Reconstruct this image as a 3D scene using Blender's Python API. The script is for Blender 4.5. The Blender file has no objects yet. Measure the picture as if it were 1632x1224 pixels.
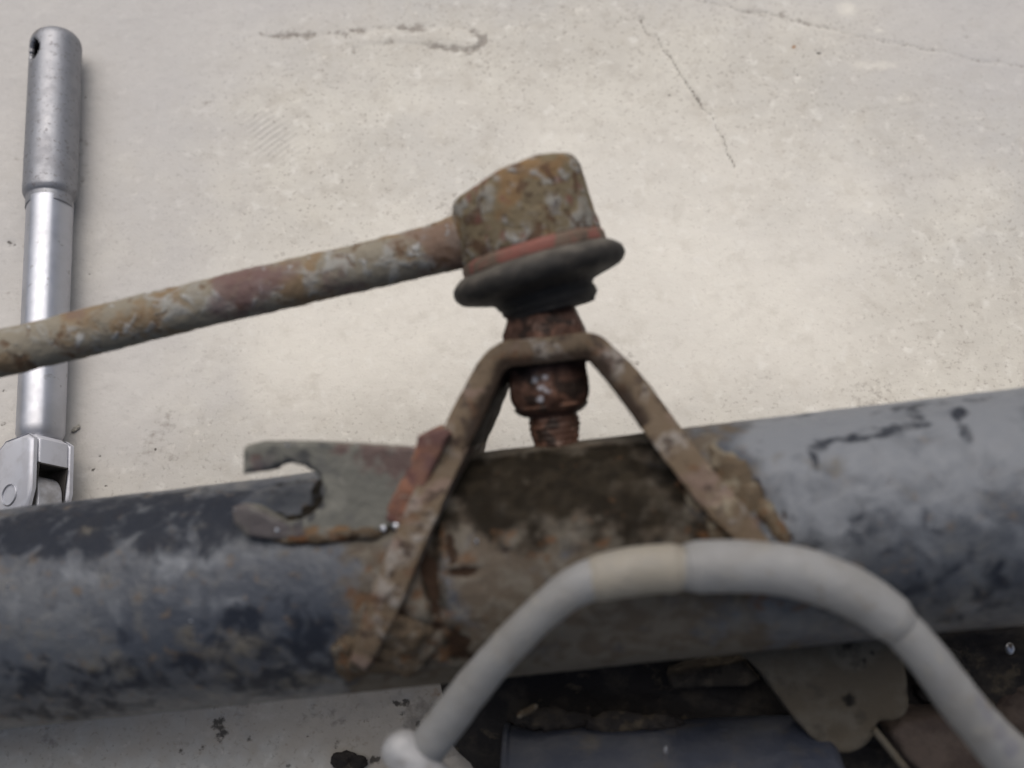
import bpy, bmesh, math, random
import numpy as np
from math import sin, cos, pi, radians, sqrt, atan2
random.seed(4)
rng = np.random.default_rng(7)
SC = bpy.context.scene
COL = SC.collection

# ------------------------------------------------------------------ camera, sky, sun, exposure
FPX = 1750.0                       # focal length in photograph pixels (1632 wide)
TILT = radians(20)                 # looking down, 20 degrees off the plumb line
H = 0.316                          # camera height over the concrete, metres
CT, ST = cos(TILT), sin(TILT)
cam_d = bpy.data.cameras.new('camera'); cam = bpy.data.objects.new('camera', cam_d); COL.objects.link(cam)
cam.location = (0, 0, H); cam.rotation_euler = (TILT, 0, 0)
cam_d.sensor_width = 36.0; cam_d.lens = FPX / 1632 * 36.0
cam_d.clip_start = 0.005; cam_d.clip_end = 100
cam_d.dof.use_dof = True; cam_d.dof.focus_distance = 0.318; cam_d.dof.aperture_fstop = 7.5
SC.camera = cam

SUN_EL, SUN_AZ = radians(60), radians(-14)      # azimuth from +Y (top of the picture), negative to the left
w = bpy.data.worlds.new('World'); SC.world = w; w.use_nodes = True
nt = w.node_tree
sky = nt.nodes.new('ShaderNodeTexSky'); sky.sky_type = 'NISHITA'; sky.sun_disc = False
sky.sun_elevation = SUN_EL; sky.sun_rotation = SUN_AZ; sky.air_density = 1.0; sky.dust_density = 6.0; sky.ozone_density = 1.0
bg = nt.nodes['Background']; bg.inputs['Strength'].default_value = 0.085
nt.links.new(sky.outputs['Color'], bg.inputs['Color'])
sd = bpy.data.lights.new('sun', 'SUN'); sd.energy = 2.45; sd.angle = radians(72); sd.color = (1.0, 0.985, 0.955)
so = bpy.data.objects.new('sun', sd); COL.objects.link(so)
so.rotation_euler = (-(pi/2 - SUN_EL), 0, -SUN_AZ)
so.location = (0, 1, 1)
vs = SC.view_settings
vs.view_transform = 'Standard'; vs.look = 'None'; vs.gamma = 1; vs.use_curve_mapping = False
vs.exposure = -0.10

# ------------------------------------------------------------------ measuring: photograph pixel + distance -> place
RIGHT = np.array([1.0, 0, 0]); UP = np.array([0, CT, ST]); NRM = np.array([0, -ST, CT])   # NRM looks back at the lens
CAMP = np.array([0, 0, H])
def ray(px, py): return (px-816)/FPX*RIGHT - (py-612)/FPX*UP - NRM
def P(px, py, D): return CAMP + ray(px, py)*D              # D metres in front of the lens
def Fl(px, py, z=0.0):                                     # on the level z over the floor
    r = ray(px, py); return CAMP + r*((z-H)/r[2])
def nz(v): v = np.asarray(v, float); return v/np.linalg.norm(v)

# ------------------------------------------------------------------ noise
def _h(i, j, k, s):
    n = (i*374761393 + j*668265263 + k*2147483647 + s*974634777) & 0xffffffff
    n = ((n ^ (n >> 13))*1274126177) & 0xffffffff
    return ((n ^ (n >> 16)) & 0xffff)/65535.0
def vnoise(p, s=0):
    p = np.asarray(p, float); i = np.floor(p).astype(np.int64); f = p-i; f = f*f*(3-2*f)
    r = 0
    for a in (0, 1):
        for b in (0, 1):
            for c in (0, 1):
                wgt = (f[:, 0] if a else 1-f[:, 0])*(f[:, 1] if b else 1-f[:, 1])*(f[:, 2] if c else 1-f[:, 2])
                r = r + wgt*_h(i[:, 0]+a, i[:, 1]+b, i[:, 2]+c, s)
    return r
def fbm(p, size, oct=4, s=0, gain=.5):                     # size: largest lump in metres; result about -1..1
    p = np.asarray(p, float)/size; r = 0; amp = 1; tot = 0
    for o in range(oct):
        r = r + amp*(vnoise(p*2**o + 17.3*o, s+o)*2-1); tot += amp; amp *= gain
    return r/tot*1.6
def sst(x, a, b):
    t = np.clip((x-a)/(b-a), 0, 1); return t*t*(3-2*t)
def seg_dist(p2, poly):
    d = np.full(len(p2), 1e9)
    for a, b in zip(poly[:-1], poly[1:]):
        a = np.array(a); b = np.array(b); ab = b-a
        t = np.clip(((p2-a)@ab)/(ab@ab), 0, 1)
        d = np.minimum(d, np.linalg.norm(p2-a-t[:, None]*ab, axis=1))
    return d

# ------------------------------------------------------------------ materials
def material(name, base, layers=(), rough=.7, metallic=0., bumps=(), spec=.5, coat=0., rough_var=.1, relief=0.):
    """base colour, then layers mixed over it one after the other.
    a layer: dict(col, size, lo, hi, [detail], [dist], [attr], [gain], [amt], [metal], [rough])"""
    m = bpy.data.materials.new(name); m.use_nodes = True
    N, L = m.node_tree.nodes, m.node_tree.links
    b = N['Principled BSDF']; b.inputs['Specular IOR Level'].default_value = spec
    b.inputs['Coat Weight'].default_value = coat
    tc = N.new('ShaderNodeTexCoord')
    def noise(size, detail=4, dist=0., off=0, stretch=None, rgh=.55):
        mp = N.new('ShaderNodeMapping'); L.new(tc.outputs['Object'], mp.inputs['Vector'])
        mp.inputs['Location'].default_value = (off*1.7, off*.9, off*2.3)
        if stretch: mp.inputs['Scale'].default_value = stretch
        n = N.new('ShaderNodeTexNoise'); n.inputs['Scale'].default_value = 1/size
        n.inputs['Detail'].default_value = detail; n.inputs['Distortion'].default_value = dist
        n.inputs['Roughness'].default_value = rgh
        L.new(mp.outputs[0], n.inputs['Vector']); return n.outputs['Fac']
    def mrange(v, lo, hi, t0=0., t1=1.):
        r = N.new('ShaderNodeMapRange'); r.interpolation_type = 'SMOOTHSTEP'
        r.inputs['From Min'].default_value = lo; r.inputs['From Max'].default_value = hi
        r.inputs['To Min'].default_value = t0; r.inputs['To Max'].default_value = t1
        L.new(v, r.inputs['Value']); return r.outputs['Result']
    def math_(op, a, c):
        r = N.new('ShaderNodeMath'); r.operation = op
        for i, x in enumerate((a, c)):
            if isinstance(x, (int, float)): r.inputs[i].default_value = x
            else: L.new(x, r.inputs[i])
        return r.outputs[0]
    c = N.new('ShaderNodeRGB'); c.outputs[0].default_value = (*base, 1); cur = c.outputs[0]
    v0 = N.new('ShaderNodeValue'); v0.outputs[0].default_value = rough; ro = v0.outputs[0]
    v1 = N.new('ShaderNodeValue'); v1.outputs[0].default_value = metallic; me = v1.outputs[0]
    v2 = N.new('ShaderNodeValue'); v2.outputs[0].default_value = spec; sp_ = v2.outputs[0]
    def mixf(a, c2, f):
        x = N.new('ShaderNodeMix'); x.data_type = 'FLOAT'
        L.new(f, x.inputs['Factor']); L.new(a, x.inputs[2]); x.inputs[3].default_value = c2
        return x.outputs[0]
    for i, l in enumerate(layers):
        n = noise(l.get('size', .01), l.get('detail', 4), l.get('dist', 0), i+1, l.get('stretch'))
        if 'attr' in l:
            at = N.new('ShaderNodeAttribute'); at.attribute_name = l['attr']
            n = math_('ADD', at.outputs['Fac'], math_('MULTIPLY', math_('SUBTRACT', n, .5), l.get('gain', 1.2)))
        f = mrange(n, l['lo'], l['hi'], 0, l.get('amt', 1.))
        x = N.new('ShaderNodeMix'); x.data_type = 'RGBA'
        L.new(f, x.inputs[0]); L.new(cur, x.inputs[6]); x.inputs[7].default_value = (*l['col'], 1); cur = x.outputs[2]
        if 'rough' in l: ro = mixf(ro, l['rough'], f)
        if 'metal' in l: me = mixf(me, l['metal'], f)
        if 'spec' in l: sp_ = mixf(sp_, l['spec'], f)
    if rough_var:
        rv = mrange(noise(.003, 4, 0, 31), .3, .7, -rough_var, rough_var)
        ro = math_('ADD', ro, rv)
    L.new(sp_, b.inputs['Specular IOR Level']); L.new(cur, b.inputs['Base Color']); L.new(ro, b.inputs['Roughness']); L.new(me, b.inputs['Metallic'])
    prev = None
    for i, (size, depth) in enumerate(bumps):
        bp = N.new('ShaderNodeBump'); bp.inputs['Strength'].default_value = 1; bp.inputs['Distance'].default_value = depth
        L.new(noise(size, 3, 0, 40+i), bp.inputs['Height'])
        if prev: L.new(prev, bp.inputs['Normal'])
        prev = bp.outputs[0]
    if relief:                                                       # flakes and chips stand a little proud of what they lie on
        bp = N.new('ShaderNodeBump'); bp.inputs['Distance'].default_value = relief
        gr = N.new('ShaderNodeRGBToBW'); L.new(cur, gr.inputs[0])
        L.new(math_('MULTIPLY', gr.outputs[0], 5.0), bp.inputs['Height'])
        if prev: L.new(prev, bp.inputs['Normal'])
        prev = bp.outputs[0]
    if prev: L.new(prev, b.inputs['Normal'])
    return m

M = {}
M['concrete'] = material('concrete', (.50, .475, .425), [
    dict(col=(.455, .44, .41), size=.10, lo=.40, hi=.66, detail=5),
    dict(col=(.56, .535, .475), size=.04, lo=.46, hi=.66, detail=8, amt=.8),
    dict(col=(.40, .37, .325), size=.006, lo=.48, hi=.72, detail=9, amt=.55),
    dict(col=(.62, .59, .53), size=.0035, lo=.62, hi=.72, detail=4, amt=.6),
    dict(col=(.26, .23, .20), size=.0013, lo=.56, hi=.70, detail=5, amt=.6),
    dict(col=(.67, .64, .58), size=.04, attr='cream', lo=.15, hi=1.0, gain=1.2, detail=8, amt=.65),  # bright middle of the floor, painted into the colour
    dict(col=(.46, .43, .375), size=.009, lo=.52, hi=.74, detail=10, dist=.3, amt=.5),
    dict(col=(.67, .65, .60), size=.005, lo=.55, hi=.72, detail=9, amt=.5),
    dict(col=(.44, .425, .415), size=.03, attr='grey', lo=.2, hi=1.0, gain=.9, detail=7, amt=.75),  # darker margins of the floor, painted like lens falloff
    dict(col=(.40, .33, .26), size=.006, attr='oil', lo=.3, hi=1.0, gain=1.6, detail=8, amt=.5),  # brown dirt plus painted shade below the strut
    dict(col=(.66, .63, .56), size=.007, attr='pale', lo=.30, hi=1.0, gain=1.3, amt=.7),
    dict(col=(.22, .195, .17), size=.0022, attr='dirt', lo=.40, hi=.95, gain=1.5, amt=.7),
    dict(col=(.07, .06, .05), size=.0012, attr='crack', lo=.30, hi=1.1, gain=1.2, amt=.75),
    dict(col=(.045, .038, .032), size=.0022, attr='speck', lo=.45, hi=.75, gain=1.7, amt=.85),
    dict(col=(.25, .11, .03), size=.002, attr='rust', lo=.4, hi=.9, gain=.9, amt=.8),
], rough=.88, bumps=((.0022, .00010), (.0007, .00008)), spec=.25, rough_var=.05)

OLIVE = (.15, .118, .072); RUST = (.13, .06, .028); RDK = (.045, .024, .015); GREYB = (.27, .265, .245); RORNG = (.30, .115, .05)
M['rusty_cast'] = material('rusty_cast', OLIVE, [
    dict(col=(.19, .115, .055), size=.010, lo=.50, hi=.60, detail=6, dist=.3, amt=.8),
    dict(col=GREYB, size=.0055, lo=.48, hi=.62, detail=8, dist=.9, amt=.7),
    dict(col=(.085, .048, .028), size=.0048, lo=.54, hi=.61, detail=6, dist=.6, amt=.9),
    dict(col=(.32, .32, .31), size=.0032, lo=.57, hi=.68, detail=6, amt=.65),
    dict(col=(.15, .07, .055), size=.006, lo=.59, hi=.66, detail=5, amt=.8),
    dict(col=RDK, size=.0024, lo=.60, hi=.68, detail=4, amt=.75),
], rough=.8, bumps=((.0035, .0005), (.0011, .0003)), spec=.2, relief=.0003)
M['rusty_rod'] = material('rusty_rod', (.20, .178, .138), [
    dict(col=(.18, .12, .065), size=.011, lo=.48, hi=.60, detail=6, dist=.6, amt=.8),
    dict(col=(.28, .278, .26), size=.0065, lo=.52, hi=.62, detail=6, dist=.9, amt=.7),
    dict(col=(.14, .09, .075), size=.016, lo=.55, hi=.65, detail=5, dist=.3, amt=.65),
    dict(col=(.10, .055, .03), size=.0042, lo=.56, hi=.68, detail=7, dist=.4, amt=.8),
    dict(col=(.34, .34, .33), size=.0038, lo=.62, hi=.68, detail=4, amt=.8),
    dict(col=(.12, .07, .07), size=.004, attr='mauve', lo=.45, hi=.9, gain=1.4, amt=.7),
], rough=.78, bumps=((.004, .0005), (.0012, .0003)), spec=.22, relief=.0003)
M['rubber'] = material('rubber', (.024, .022, .020), [
    dict(col=(.065, .057, .048), size=.006, lo=.45, hi=.72, detail=7, amt=.75),
    dict(col=(.12, .108, .092), size=.004, attr='dust', lo=.35, hi=1.0, gain=.9, amt=.85),
], rough=.7, bumps=((.002, .00015),), spec=.22)
M['red_ring'] = material('red_ring', (.12, .085, .062), [
    dict(col=(.21, .075, .06), size=.007, lo=.45, hi=.55, detail=6, dist=.7, amt=.8),
    dict(col=(.07, .055, .045), size=.006, lo=.57, hi=.66, detail=4),
], rough=.7, bumps=((.002, .0003),), spec=.25)
M['rust_nut'] = material('rust_nut', (.075, .037, .024), [
    dict(col=(.155, .08, .053), size=.006, lo=.48, hi=.60, detail=6, amt=.9),
    dict(col=(.022, .014, .010), size=.005, lo=.53, hi=.62, detail=6, amt=.9),
    dict(col=(.20, .13, .10), size=.003, lo=.60, hi=.68, detail=4, amt=.7),
    dict(col=(.66, .68, .73), size=.0022, attr='dab', lo=.40, hi=.95, gain=1.3, amt=.75, rough=.35),  # white mark and glints, painted as bright colour
], rough=.6, bumps=((.0025, .0006), (.0009, .0003)), spec=.3)
M['bracket'] = material('bracket', (.108, .078, .050), [
    dict(col=(.21, .188, .165), size=.009, lo=.50, hi=.62, detail=6, dist=.7, amt=.9),
    dict(col=(.16, .11, .09), size=.010, lo=.54, hi=.64, detail=6, dist=.4, amt=.7),
    dict(col=(.10, .053, .028), size=.0055, lo=.55, hi=.66, detail=7, dist=.4, amt=.85),
    dict(col=(.042, .027, .019), size=.0036, lo=.54, hi=.65, detail=7, amt=.85),
    dict(col=(.35, .31, .22), size=.005, attr='pale', lo=.55, hi=.95, gain=1.4, amt=.85),
    dict(col=(.022, .015, .011), size=.005, attr='grease', lo=.35, hi=.8, gain=.8, amt=.95, spec=.08),  # underside shade painted into the strap's colour
    dict(col=(.62, .66, .74), size=.0022, attr='dab', lo=.55, hi=.8, gain=1.7, rough=.3),
], rough=.72, bumps=((.004, .0005), (.0012, .0003)), spec=.25, relief=.0004)
M['orange_rust'] = material('orange_rust', (.14, .075, .055), [
    dict(col=(.19, .092, .06), size=.007, lo=.48, hi=.58, detail=6, dist=.4),
    dict(col=(.10, .05, .045), size=.005, lo=.53, hi=.61, detail=6, amt=.85),
    dict(col=(.24, .20, .17), size=.004, lo=.60, hi=.67, detail=4, amt=.6),
    dict(col=(.10, .055, .05), size=.005, attr='dark', lo=.4, hi=.9, gain=1.2, amt=.9),
], rough=.85, bumps=((.003, .0007), (.001, .0003)), spec=.15)
M['tab'] = material('tab', (.12, .117, .10), [
    dict(col=(.175, .17, .145), size=.010, lo=.48, hi=.60, detail=6, dist=.5, amt=.8),
    dict(col=(.10, .098, .09), size=.006, lo=.53, hi=.63, detail=6, amt=.7),
    dict(col=(.035, .036, .038), size=.005, attr='edge', lo=.45, hi=.85, gain=1.3, amt=.95),
    dict(col=(.085, .05, .044), size=.005, attr='rust', lo=.42, hi=.85, gain=2.2, detail=6, amt=.85),
    dict(col=(.17, .09, .035), size=.004, attr='line', lo=.5, hi=.9, gain=1.6, amt=.85),
    dict(col=(.070, .060, .062), size=.006, attr='pink', lo=.35, hi=.85, gain=1.4, amt=.9),
    dict(col=(.65, .70, .78), size=.002, attr='dab', lo=.6, hi=.85, gain=1.4, rough=.3),
], rough=.65, bumps=((.003, .0005), (.001, .0002)), spec=.3, relief=.0003)
M['strut_paint'] = material('strut_paint', (.040, .046, .059), [
    dict(col=(.076, .082, .092), size=.026, lo=.44, hi=.60, detail=6, dist=.3, amt=.85),
    dict(col=(.11, .106, .098), size=.0065, lo=.50, hi=.70, detail=9, dist=.6, amt=.45),
    dict(col=(.025, .029, .038), size=.0065, lo=.53, hi=.68, detail=8, dist=.5, amt=.5),
    dict(col=(.11, .078, .05), size=.0036, lo=.57, hi=.70, detail=8, amt=.6, rough=.8),
    dict(col=(.152, .162, .178), size=.009, attr='dust', lo=.40, hi=.95, gain=1.7, detail=8, dist=.4, amt=.9, rough=.62, spec=.4),
    dict(col=(.118, .106, .085), size=.006, attr='tan', lo=.40, hi=.95, gain=2.2, detail=7, amt=.75, rough=.85, spec=.15),
    dict(col=(.011, .014, .022), size=.0055, attr='black', lo=.36, hi=.95, gain=2.5, detail=8, dist=.5, amt=.93, rough=.58, spec=.16),
    dict(col=(.088, .070, .052), size=.008, attr='grime', lo=.42, hi=.75, gain=1.5, amt=.95, rough=.85, spec=.12),
    dict(col=(.125, .112, .092), size=.0045, attr='grime', detail=7, lo=.62, hi=1.05, gain=2.4, dist=.5, amt=.75, rough=.85, spec=.12),
    dict(col=(.009, .007, .0045), size=.006, attr='grease', lo=.34, hi=.90, gain=1.5, detail=6, amt=.96, rough=.8, spec=.06),  # grease together with painted shade under the bracket
    dict(col=(.055, .044, .030), size=.0040, attr='grease', lo=.72, hi=1.35, gain=2.4, detail=7, dist=.4, amt=.25, rough=.85, spec=.06),
    dict(col=(.10, .052, .026), size=.0038, attr='rust', lo=.48, hi=.90, gain=2.4, detail=7, dist=.4, amt=.8, rough=.85, spec=.12),
    dict(col=(.030, .018, .012), size=.0035, attr='pit', lo=.50, hi=.72, gain=1.6, amt=.95, rough=.85, spec=.06),
    dict(col=(.60, .66, .76), size=.002, attr='dab', lo=.5, hi=.8, gain=.9, rough=.3),
], rough=.52, bumps=((.006, .0004), (.0016, .00022), (.0006, .0001)), spec=.42, rough_var=.1, relief=.0005)
M['weld'] = material('weld', (.27, .22, .14), [
    dict(col=(.33, .31, .27), size=.005, lo=.48, hi=.62, detail=4),
    dict(col=(.16, .08, .035), size=.004, lo=.52, hi=.64, detail=4, amt=.9),
], rough=.7, bumps=((.002, .0004),), spec=.35)
M['dirt'] = material('dirt', (.10, .075, .05), [
    dict(col=(.18, .155, .115), size=.004, lo=.48, hi=.62, detail=4),
    dict(col=(.09, .042, .018), size=.003, lo=.56, hi=.66, detail=4, amt=.8),
], rough=.9, bumps=((.0015, .0006),), spec=.12)
M['mud'] = material('mud', (.075, .056, .038), [
    dict(col=(.12, .105, .085), size=.004, lo=.50, hi=.64, detail=6, amt=.8),
    dict(col=(.09, .042, .02), size=.004, lo=.54, hi=.64, detail=6, amt=.8),
    dict(col=(.025, .018, .013), size=.003, lo=.58, hi=.68, detail=5, amt=.9),
], rough=.9, bumps=((.0018, .0007),), spec=.1)
M['hose'] = material('hose', (.205, .205, .203), [
    dict(col=(.175, .172, .165), size=.018, lo=.46, hi=.64, detail=4, amt=.7),
    dict(col=(.25, .235, .20), size=.005, lo=.58, hi=.74, detail=5, amt=.6),
    dict(col=(.15, .15, .165), size=.006, attr='scuff', lo=.45, hi=.85, gain=1.1, amt=.85),
    dict(col=(.235, .21, .165), size=.008, attr='beige', lo=.4, hi=.9, gain=.9, amt=.8),
    dict(col=(.16, .14, .115), size=.0035, lo=.59, hi=.70, detail=6, amt=.55),
    dict(col=(.17, .16, .145), size=.020, lo=.50, hi=.72, detail=8, dist=.4, amt=.6),
], rough=.6, bumps=((.005, .0003), (.0012, .0001)), spec=.35)
M['fitting'] = material('fitting', (.27, .27, .275), [
    dict(col=(.20, .19, .18), size=.008, lo=.5, hi=.62, detail=6, amt=.8),
], rough=.5, metallic=.1, bumps=((.003, .0002),))
M['chrome'] = material('chrome', (.46, .47, .51), [
    dict(col=(.36, .365, .39), size=.02, lo=.45, hi=.65, detail=7, amt=.7, rough=.48),
    dict(col=(.26, .25, .25), size=.0035, lo=.62, hi=.70, detail=6, amt=.5, rough=.6),
    dict(col=(.20, .19, .19), size=.005, attr='grime', lo=.45, hi=.9, gain=1.0, amt=.75, rough=.6),
], rough=.46, metallic=.8, rough_var=.05)
M['satin_chrome'] = material('satin_chrome', (.27, .275, .295), [
    dict(col=(.22, .22, .235), size=.008, lo=.45, hi=.65, detail=7, amt=.6, rough=.62),
    dict(col=(.16, .15, .15), size=.0015, lo=.56, hi=.68, detail=5, amt=.5, rough=.7),
    dict(col=(.14, .125, .115), size=.005, attr='grime', lo=.45, hi=.9, gain=1.0, amt=.75, rough=.7),
], rough=.50, metallic=.7, bumps=((.0012, .00006),), rough_var=.05)
M['head_chrome'] = material('head_chrome', (.56, .57, .62), [
    dict(col=(.45, .45, .48), size=.006, lo=.45, hi=.65, detail=6, amt=.7),
    dict(col=(.25, .24, .23), size=.004, attr='grime', lo=.45, hi=.9, gain=1.0, amt=.75, rough=.6),
], rough=.5, metallic=.35, rough_var=.05)
M['spanner_dark'] = material('spanner_dark', (.03, .027, .025), [], rough=.6, bumps=((.002, .0002),))
M['grease_cast'] = material('grease_cast', (.026, .023, .022), [  # near black, standing for deep shade under the strut
    dict(col=(.06, .05, .04), size=.010, lo=.48, hi=.66, detail=6, amt=.8),
    dict(col=(.10, .08, .055), size=.005, lo=.58, hi=.70, detail=6, amt=.7),
], rough=.7, bumps=((.006, .0008), (.0018, .0004)), spec=.1)
M['blue_tube'] = material('blue_tube', (.038, .044, .064), [
    dict(col=(.07, .073, .085), size=.02, lo=.42, hi=.66, detail=7, amt=.8),
    dict(col=(.085, .075, .062), size=.008, lo=.52, hi=.72, detail=7, amt=.7),
], rough=.5, bumps=((.008, .0006), (.002, .0003)), spec=.5)
M['cake'] = material('cake', (.045, .038, .031), [
    dict(col=(.085, .07, .052), size=.004, lo=.50, hi=.66, detail=7, amt=.8),
    dict(col=(.02, .018, .016), size=.005, lo=.50, hi=.62, detail=6, amt=.8),
], rough=.95, bumps=((.002, .0007),), spec=.08)
M['lug'] = material('lug', (.092, .076, .056), [
    dict(col=(.122, .108, .086), size=.012, lo=.46, hi=.62, detail=5, amt=.8),
    dict(col=(.07, .06, .047), size=.007, lo=.57, hi=.66, detail=5, amt=.9),
    dict(col=(.018, .016, .014), size=.003, attr='pit', lo=.45, hi=.8, gain=.8),
], rough=.85, bumps=((.004, .0006), (.0012, .0003)), spec=.12)
M['hub_rust'] = material('hub_rust', (.062, .047, .040), [
    dict(col=(.11, .085, .07), size=.012, lo=.46, hi=.62, detail=5, amt=.8),
    dict(col=(.03, .02, .017), size=.007, lo=.56, hi=.68, detail=5, amt=.8),
], rough=.85, bumps=((.004, .0007),), spec=.12)
M['stone'] = material('stone', (.34, .32, .28), [dict(col=(.5, .48, .44), size=.002, lo=.5, hi=.6)], rough=.85)
M['clod'] = material('clod', (.035, .03, .027), [dict(col=(.09, .075, .06), size=.003, lo=.52, hi=.66)], rough=.9, bumps=((.002, .0004),), spec=.2)
M['bright_steel'] = material('bright_steel', (.55, .57, .62), [dict(col=(.12, .1, .09), size=.0016, lo=.5, hi=.6)], rough=.4, metallic=.7)

# ------------------------------------------------------------------ object helpers
def thing(name, label, cat, loc, group=None):
    o = bpy.data.objects.new(name, None); COL.objects.link(o); o.empty_display_size = .01
    o.location = loc; o['label'] = label; o['category'] = cat
    if group: o['group'] = group
    return o
def make(name, verts, faces, mat, parent=None, attrs=None, smooth=True, rough=(), origin=None, label=None, sharp=None):
    """links ONE mesh object; verts in world metres; attrs: name -> f(points); rough: (amp, size, seed) displacements along the normal"""
    verts = np.asarray(verts, float)
    if origin is None:
        origin = np.zeros(3); q = parent
        while q is not None: origin = origin + np.array(q.location); q = q.parent
    me = bpy.data.meshes.new(name)
    me.from_pydata((verts-origin).tolist(), [], faces)
    bm = bmesh.new(); bm.from_mesh(me); bmesh.ops.recalc_face_normals(bm, faces=bm.faces); bm.to_mesh(me); bm.free()
    me.update()
    n = len(me.vertices)
    if rough:
        nr = np.empty(n*3); me.vertices.foreach_get('normal', nr); nr = nr.reshape(-1, 3)
        d = np.zeros(n)
        for amp, size, s in rough: d += amp*fbm(verts, size, 4, s)
        vv = verts-origin + nr*d[:, None]
        me.vertices.foreach_set('co', vv.ravel()); me.update()
    for k, f in (attrs or {}).items():
        at = me.attributes.new(k, 'FLOAT', 'POINT'); at.data.foreach_set('value', np.asarray(f(verts), np.float32))
    if smooth: me.polygons.foreach_set('use_smooth', [True]*len(me.polygons))
    me.materials.append(M[mat])
    o = bpy.data.objects.new(name, me); COL.objects.link(o)
    if sharp: me.set_sharp_from_angle(angle=radians(sharp))
    if parent is not None: o.parent = parent
    else: o.location = origin
    if label: o['label'] = label
    return o

def grid_faces(nu, nv, closed_v=True):
    f = []
    for i in range(nu-1):
        for j in range(nv if closed_v else nv-1):
            j2 = (j+1) % nv
            f.append((i*nv+j, i*nv+j2, (i+1)*nv+j2, (i+1)*nv+j))
    return f
def spline(pts, n):
    """Catmull-Rom through rows of numbers, evenly respaced to n rows (first three columns are the place)"""
    p = np.asarray(pts, float); p = np.vstack([2*p[0]-p[1], p, 2*p[-1]-p[-2]]); out = []
    for i in range(1, len(p)-2):
        for t in np.linspace(0, 1, 24, endpoint=False):
            a, b, c, d = p[i-1], p[i], p[i+1], p[i+2]
            out.append(.5*((2*b)+(c-a)*t+(2*a-5*b+4*c-d)*t*t+(3*b-a-3*c+d)*t**3))
    out.append(p[-2]); out = np.array(out)
    s = np.r_[0, np.cumsum(np.linalg.norm(np.diff(out[:, :3], axis=0), axis=1))]
    u = np.linspace(0, s[-1], n)
    return np.stack([np.interp(u, s, out[:, k]) for k in range(out.shape[1])], 1)
def tube(path, radii, segs=48, caps=True, ref=(0, 0, 1)):
    path = np.asarray(path, float); n = len(path); radii = np.broadcast_to(radii, (n,))
    tan = np.gradient(path, axis=0); V = []
    u = np.asarray(ref, float)
    for i in range(n):
        t = nz(tan[i]); u = nz(u - t*(u@t)); v = np.cross(t, u)
        th = np.arange(segs)*2*pi/segs
        V.append(path[i] + radii[i]*(np.cos(th)[:, None]*u + np.sin(th)[:, None]*v))
    V = np.vstack(V); F = grid_faces(n, segs)
    if caps:
        V = np.vstack([V, path[0], path[-1]]); a, b = len(V)-2, len(V)-1
        F += [(a, (j+1) % segs, j) for j in range(segs)] + [(b, (n-1)*segs+j, (n-1)*segs+(j+1) % segs) for j in range(segs)]
    return V, F
def lathe(prof, org, axis, xd, segs=64, shape=None, step=None):
    """prof: (radius, height) rows; shape(theta, h, r) -> radius; step: respace the profile"""
    prof = np.asarray(prof, float)
    if step:
        rows = [prof[0]]
        for a, b in zip(prof[:-1], prof[1:]):
            k = max(1, int(np.linalg.norm(b-a)/step))
            rows += [a+(b-a)*t for t in np.linspace(0, 1, k+1)[1:]]
        prof = np.array(rows)
    axis = nz(axis); xd = nz(np.asarray(xd)-axis*(np.asarray(xd)@axis)); yd = np.cross(axis, xd)
    th = np.arange(segs)*2*pi/segs; V = []
    for r, h in prof:
        rr = np.full(segs, r) if shape is None else shape(th, h, r)
        V.append(org + h*axis + rr[:, None]*(np.cos(th)[:, None]*xd+np.sin(th)[:, None]*yd))
    V = np.vstack(V); n = len(prof); F = grid_faces(n, segs)
    if prof[0][0] > 1e-6: F.append(tuple(range(segs))[::-1])
    if prof[-1][0] > 1e-6: F.append(tuple((n-1)*segs+j for j in range(segs)))
    return V, F
def rounded(prof, rad, k=5):
    """rounds the inner corners of an open 2-D profile"""
    out = [np.array(prof[0], float)]
    for i in range(1, len(prof)-1):
        p = np.array(prof[i], float); a = np.array(prof[i-1], float)-p; b = np.array(prof[i+1], float)-p
        la, lb = np.linalg.norm(a), np.linalg.norm(b); r = min(rad if np.isscalar(rad) else rad[i], la*.48, lb*.48)
        if r <= 0: out.append(p); continue
        for t in np.linspace(0, 1, k+1):
            out.append((1-t)**2*(p+a/la*r)+2*t*(1-t)*p+t*t*(p+b/lb*r))
    out.append(np.array(prof[-1], float)); return np.array(out)
def hexshape(rot=0, round_=.0):
    def f(th, h, r):
        a = (th-rot+pi/6) % (pi/3)-pi/6
        return r*((1-round_)*cos(pi/6)/np.cos(a) + round_)
    return f
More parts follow.
